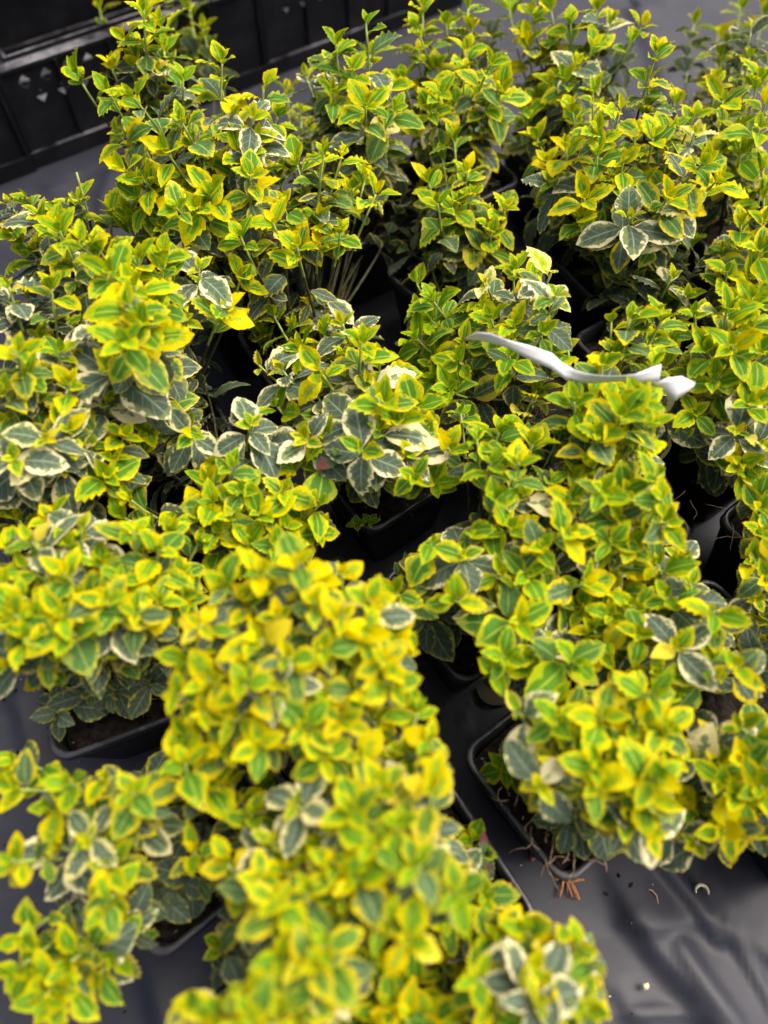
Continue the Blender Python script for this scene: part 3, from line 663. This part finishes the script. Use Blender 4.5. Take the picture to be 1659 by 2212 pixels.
            pr = [(0, j(.008, .011), j(18, 34), .08, .4, .1, LEAF_Y), (.003, j(.012, .016), j(40, 58), .25, .33, .25, LEAF_Y),
                  (.007, j(.024, .029), j(60, 80), .88, mw, cr_, LEAF_M), (.012, j(.025, .031), j(76, 94), .95, mw * .9, cr_, LEAF_D)]
            if kind == 'v': pr.append((.0115, j(.026, .03), 78, .95, mw, 1.0, LEAF_M)); vig = 1.0
            elif rnd.random() < .5: pr.append((.026, j(.026, .031), j(85, 100), .95, mw * .6, cr_, LEAF_D))
        elif kind == 'c':
            pr = [(0, j(.010, .014), 30, .1, .5, .3, LEAF_Y), (.004, j(.018, .022), j(62, 80), .35, .62, .50, LEAF_M), (.012, j(.024, .028), 84, .85, .25, .7, LEAF_M), (.022, j(.022, .028), 88, .6, .2, .3, LEAF_D)]
        elif kind == 'r':
            pr = [(0, j(.010, .012), 20, .5, .02, 0, LEAF_Y), (.004, j(.017, .020), 60, .8, .1, .1, LEAF_R)]
        elif kind == 'm':
            pr = [(0, j(.010, .014), 28, .3, .15, .1, LEAF_Y), (.004, j(.018, .023), 55, .55, .14, .2, LEAF_M), (.012, j(.022, .027), 78, .75, .14, j(.1, .6), LEAF_M), (.025, j(.022, .028), 88, .9, .1, j(.2, .7), LEAF_D)]
        else:
            pr = [(0, j(.010, .014), 40, .75, .03, 0, LEAF_M), (.006, j(.021, .027), j(60, 80), .95, .05, .2, LEAF_D), (.016, j(.026, .034), j(76, 95), 1.0, .04, .3, LEAF_D)]
        s = pr[-1][0]; last = pr[-1]
        while len(pr) < LOWP.get(key, 8):                       # older pairs farther down the same shoot
            s += j(.010, .016)
            if s * vig * lsc > cum[-1] * .72: break
            pr.append((s, j(.019, .027), j(72, 98), min(1, .6 + .08 * len(pr) + j(-.1, .15)), j(.02, .22), j(.05, .6), LEAF_D if rnd.random() < .6 else LEAF_M))
        phase = rnd.uniform(0, math.pi)
        for k, (s, ln, ang, age, mg, crm, meshes) in enumerate(pr):
            pos, ax = point_down(s * vig * lsc)
            if ax.z < .2: ax = (ax + UPV * .5).normalized()
            side = ax.orthogonal().normalized()
            for sg in (0, 1):
                p = rot_about(side, ax, phase + k * math.pi / 2 + sg * math.pi + rnd.uniform(-.35, .35))
                an = R(ang + rnd.uniform(-15, 13)); d = (ax * math.cos(an) + p * math.sin(an)).normalized()
                if age > .6: d = (d + Vector((0, 0, -.12))).normalized()
                nrm = ax * .75 + UPV * .35 + p * (-.25 if ang < 40 else 0); nrm = nrm - d * nrm.dot(d)
                if nrm.length < .05: nrm = d.orthogonal()
                nrm.normalize(); nrm = rot_about(nrm, d, rnd.uniform(-.3, .3)); xx = d.cross(nrm)
                l = ln * vig * lsc * 1.07 * rnd.triangular(.68, 1.28, 1.0); wf = rnd.uniform(.88, 1.12)
                m4 = Matrix(((xx.x * l * wf, d.x * l, nrm.x * l, 0), (xx.y * l * wf, d.y * l, nrm.y * l, 0), (xx.z * l * wf, d.z * l, nrm.z * l, 0), (0, 0, 0, 1)))
                m4.translation = pos + d * (l * .11)
                if kind not in 'dr' and not keepall and (in_gap(base + pos + d * (l * .55)) or in_gap(base + pos + d * (l * .92))): continue
                rv = rnd.random(); mgf = rnd.uniform(.6, 1.5); ag = age + rnd.uniform(-.12, .16)
                if rv < .09: mgf = 3.2                         # almost wholly yellow
                elif rv < .22: mgf = .15; ag = age + .12       # reverted, plain green
                elif rv < .30 and age > .3: ag = age + .35     # greyed early
                cv = cval(ag, mg * mgf, crm + rnd.uniform(-.08, .12))
                leaves.append(((k if k != 0 else 2.5) + (3 if fill else 0) + rnd.random() * .9 + max(0, .2 - pos.z) * 6, rnd.choice(meshes), m4, cv, st))
    leafy = {q[4].name for q in leaves}
    for st in [o for o in th.children if o.name.startswith('stem') and o.name not in leafy]: bpy.data.objects.remove(st)
    leaves.sort(key=lambda q: q[0])
    for (_, me_, m4, cv, st) in leaves[:300]:
        o = bpy.data.objects.new('leaf', me_); o.matrix_basis = m4; o.color = cv
        col.objects.link(o); o.parent = st; count += 1
    rest = leaves[300:]
    if rest:                                     # the least visible inner leaves: one part
        VV, LI, LS, UVs, CC = [], [], [], [], []; nv = 0; nl = 0
        for (_, me_, m4, cv, st) in rest:
            co, li, ls, uvv = leaf_arrays(me_); A = np.array(m4)
            VV.append(co @ A[:3, :3].T + A[:3, 3]); LI.append(li + nv); LS.append(ls + nl); UVs.append(uvv)
            CC.append(np.tile(np.array([cv[0], cv[1], cv[2], rnd.random()]), (len(co), 1))); nv += len(co); nl += len(li)
        V_ = np.concatenate(VV); L_ = np.concatenate(LI); S_ = np.concatenate(LS)
        fm = bpy.data.meshes.new('inner_foliage'); fm.vertices.add(nv); fm.vertices.foreach_set('co', V_.ravel().astype(np.float32))
        fm.loops.add(nl); fm.loops.foreach_set('vertex_index', L_.astype(np.int32)); fm.polygons.add(len(S_)); fm.polygons.foreach_set('loop_start', S_.astype(np.int32))
        ul = fm.uv_layers.new(name='UVMap'); ul.data.foreach_set('uv', np.concatenate(UVs).ravel().astype(np.float32))
        at_ = fm.attributes.new('leafcol', 'FLOAT_COLOR', 'POINT'); at_.data.foreach_set('color', np.concatenate(CC).ravel().astype(np.float32))
        fm.update(calc_edges=True); fm.shade_smooth(); fm.materials.append(M['leaf_joined'])
        fo = link(bpy.data.objects.new('inner_foliage', fm), th); fo['kind'] = 'stuff'
    NLEAF += count
    return th
THINGS = {k: grow(k) for k in PLANTS}
print('leaves', NLEAF)

# ------------------------------------------------------------------ white paper strip draped over the shoots
def strip(name, up, lo, z_up, z_lo, parent=None):
    n = len(up); V, F = [], []
    for i in range(n):
        zu = z_up[i] if hasattr(z_up, '__len__') else z_up; zl = z_lo[i] if hasattr(z_lo, '__len__') else z_lo
        a, b = at(*up[i], zu), at(*lo[i], zl)
        for k in range(4): V.append(tuple(a.lerp(b, k / 3) + Vector((0, 0, .0003 * math.sin(k / 3 * math.pi)))))
    for i in range(n - 1):
        for k in range(3): q_ = i * 4 + k; F.append((q_, q_ + 4, q_ + 5, q_ + 1))
    o = mesh_obj(name, V, F, M['paper'], parent)
    m = o.modifiers.new('thickness', 'SOLIDIFY'); m.thickness = .0004
    return o
up = [(1004, 729), (1032, 717), (1061, 719), (1094, 733), (1145, 746), (1193, 763), (1211, 781), (1240, 797), (1270, 807), (1310, 812), (1345, 811), (1373, 807), (1428, 786)]
lo = [(1008, 733), (1036, 735), (1062, 741), (1101, 752), (1134, 772), (1189, 796), (1222, 821), (1243, 826), (1263, 828), (1307, 825), (1343, 823), (1376, 825), (1424, 823)]
tagroot = empty('paper_strip', at(1250, 815, .24))
tag(tagroot, 'torn white paper strip draped across the golden shoots', 'paper strip')
def sub_world(o, root): o.matrix_parent_inverse = Matrix.Translation(root.location).inverted(); return o
zz = [.231 + .010 * math.sin(i * .7) for i in range(13)]
sub_world(strip('band', up, lo, [z + .004 for z in zz], [z - .003 for z in zz], tagroot), tagroot)
sub_world(strip('folded_end', [(1412, 829), (1440, 816), (1472, 812), (1502, 824)], [(1413, 833), (1436, 850), (1459, 866), (1499, 834)], [.236, .238, .236, .234], [.228, .227, .227, .230], tagroot), tagroot)

# ------------------------------------------------------------------ roots hanging over one pot's rim, weed seedling, debris
rnd = random.Random(5)
dth = THINGS['D']; dl = dth.location
def rim_root(px, py, L, parent, zs=POTH + .002):
    p = at(px, py, zs) - Vector((parent.location.x, parent.location.y, 0)); a = rnd.uniform(0, 6.28); pts = [p]
    d = Vector((math.cos(a), math.sin(a), .2))
    for k in range(7):
        d = (d + Vector((rnd.uniform(-.6, .6), rnd.uniform(-.6, .6), rnd.uniform(-.5, .25)))).normalized(); pts.append(pts[-1] + d * L / 7)
    mb = MB(); mb.tube(pts, [.00045 * (1 - .6 * i / 7) for i in range(8)], 4); mb.build('root', M['root'], parent)
for px, py in ((1060, 1665), (1084, 1700), (1098, 1728), (1112, 1740), (1135, 1795), (1150, 1810), (1165, 1835), (1188, 1862), (1178, 1855), (1230, 1858), (1250, 1850), (1268, 1845), (1290, 1832), (1300, 1822), (1320, 1815), (1335, 1805), (1215, 1865), (1200, 1850), (1240, 1840), (1180, 1820), (1270, 1810), (1210, 1800)):
    rim_root(px, py, rnd.uniform(.012, .026), dth)
for px, py in ((1480, 1060), (1490, 1080), (1505, 1045), (1580, 1130), (1570, 1100), (1600, 1160)): rim_root(px, py, rnd.uniform(.012, .024), THINGS['M'])
def seedling(key, px, py, n=7, size=.009):
    th = THINGS[key]; p = at(px, py, POTH + .004) - Vector((th.location.x, th.location.y, 0))
    mb = MB(); mb.tube([p - Vector((0, 0, .02)), p], .0007, 4); st = mb.build('seedling', M['stem'], th)
    for k in range(n):
        a = k * 2.4; el = rnd.uniform(.15, .8); d = Vector((math.cos(a) * math.cos(el), math.sin(a) * math.cos(el), math.sin(el))); nrm = (UPV - d * d.z).normalized(); xx = d.cross(nrm); l = size * rnd.uniform(.7, 1.2)
        o = bpy.data.objects.new('leaf', LEAF_M[k % 4]); m4 = Matrix(((xx.x * l, d.x * l, nrm.x * l, p.x), (xx.y * l, d.y * l, nrm.y * l, p.y), (xx.z * l, d.z * l, nrm.z * l, p.z), (0, 0, 0, 1)))
        o.matrix_basis = m4; o.color = cval(.42, .01, 0); col.objects.link(o); o.parent = st
seedling('A', 772, 1133); seedling('A', 800, 1128, 4, .008)

def chip(name, px, py, L, W, T, mat, label, cat, group=None, rz=None, bend=.15):
    p = at(px, py, 0); n = 6; V, F = [], []
    for i in range(n + 1):
        t = i / n; w = W * (.55 + .45 * math.sin(math.pi * (.15 + .7 * t))) * rnd.uniform(.85, 1.1); z = .002 + bend * L * math.sin(math.pi * t)
        x = (t - .5) * L; off = rnd.uniform(-.1, .1) * W
        V += [(x, -w / 2 + off, z), (x, w / 2 + off, z + T * .4), (x, w / 2 + off, z + T), (x, -w / 2 + off, z + T * .6)]
    for i in range(n):
        for k in range(4): a = i * 4 + k; b = i * 4 + (k + 1) % 4; F.append((a, b, b + 4, a + 4))
    F += [(3, 2, 1, 0), tuple(n * 4 + k for k in range(4))]
    o = mesh_obj(name, V, F, mat); o.location = p; o.rotation_euler = (0, 0, rnd.uniform(0, 3.1) if rz is None else rz)
    return tag(o, label, cat, group)
GR = 'dry orange bark bits beside the root-spilling pot'
for i, (px, py, L, W, rz) in enumerate(((1222, 1897, .009, .006, .2), (1204, 1895, .006, .004, .5), (1232, 1914, .020, .0028, -1.1), (1240, 1903, .014, .002, .1), (1212, 1915, .016, .002, 1.2), (1226, 1918, .014, .0015, 1.9), (1150, 1852, .006, .0035, 1.2), (1098, 1745, .008, .003, -.9), (1107, 1762, .007, .003, -1.0))):
    chip('bark_chip', px, py, L, W, .0011, M['bark'], 'broad orange bark flake under the pot corner with spilling roots' if W > .005 else ('thin dry brown bark sliver lying under the root-spilling pot corner' if py > 1890 and W < .003 else 'small orange-brown bark crumb on the film beside the root-spilling pot'), 'bark chip', GR, rz)
mb = MB()
pts = [Vector((.0045 * math.cos(a), .0045 * math.sin(a), .0018)) for a in np.linspace(-.4, 3.3, 10)]
mb.tube(pts, [.0003, .0008, .0011, .0012, .0012, .0012, .0012, .0011, .0008, .0003], 6)
o = mb.build('curled_husk', M['husk']); o.location = at(1515, 1927, 0.004); tag(o, 'pale cream crescent-shaped husk lying on the wrinkled film', 'husk')
mb = MB(); mb.tube([(-.004, .004, .001), (-.001, .003, .002), (.0015, 0, .0018), (.002, -.005, .001)], [.0009, .0007, .0005, .0004], 5)
o = mb.build('dry_twig', M['root']); o.location = at(1412, 1935, 0.001); tag(o, 'small bent dry twig lying alone on the dark film', 'twig')
chip('clay_crumb', 1392, 2130, .004, .004, .003, M['husk'], 'small pale crumb of clay on the wrinkled film', 'crumb', None, .3, .05)
def fallen(px, py, l, rz, label, age=.9):
    o = bpy.data.objects.new('fallen_leaf', LEAF_D[1].copy()); o.data.materials.clear(); o.data.materials.append(M['dead']); link(o)
    o.location = at(px, py, .0035); o.scale = (l, l, l); o.rotation_euler = (R(6), R(4), rz); tag(o, label, 'fallen leaf')
fallen(1030, 1485, .026, R(-120), 'dark fallen leaf lying on the film below a rounded pot corner')
fallen(1580, 1245, .016, R(-80), 'small brown fallen leaf in the narrow dark gap between pots')
fallen(735, 1200, .022, R(170), 'shrivelled dark leaf on the film under the pot with the weed seedling')

# fine spilled soil crumbs, seeds and fibre bits lying on the film between the pots
def film_z(x, y):
    i = int(np.clip(np.searchsorted(gx, x) - 1, 0, len(gx) - 2)); j = int(np.clip(np.searchsorted(gy, y) - 1, 0, len(gy) - 2))
    return float(max(GZ[j, i], GZ[j + 1, i], GZ[j, i + 1], GZ[j + 1, i + 1]))
def litter(name, mat, n, smin, smax, label, seed, near=.14):
    r = np.random.default_rng(seed); mb = MB(); done = 0
    cents = list(pot_pos.values())
    while done < n:
        if r.random() < .7:
            c = cents[r.integers(len(cents))]; a = r.uniform(0, 6.28); q_ = r.uniform(.06, near); x, y = c.x + math.cos(a) * q_, c.y + math.sin(a) * q_
        else: x, y = r.uniform(-.6, .6), r.uniform(-.1, 1.1)
        if min(math.hypot(x - c.x, y - c.y) for c in cents) < .05: continue
        z = film_z(x, y) + .0004; s_ = r.uniform(smin, smax); n0 = len(mb.v); a = r.uniform(0, 6.28); L = s_ * r.uniform(1, 2.6)
        dx, dy = math.cos(a), math.sin(a)
        mb.v += [(x - dx * L, y - dy * L, z), (x + dy * s_, y - dx * s_, z), (x + dx * L, y + dy * L, z + s_ * .3), (x - dy * s_, y + dx * s_, z), (x, y, z + s_ * r.uniform(.5, 1.1))]
        mb.f += [(n0, n0 + 1, n0 + 4), (n0 + 1, n0 + 2, n0 + 4), (n0 + 2, n0 + 3, n0 + 4), (n0 + 3, n0, n0 + 4), (n0 + 3, n0 + 2, n0 + 1, n0)]; done += 1
    tag(mb.build(name, mat, smooth=False), label, None, kind='stuff')
litter('soil_crumbs', M['soil'], 420, .0005, .0016, 'dark peat crumbs spilled on the black film between the pots', 61)
litter('pale_grit', M['grit'], 170, .0003, .0008, 'pale grit and seed husks scattered on the black film', 62, .2)
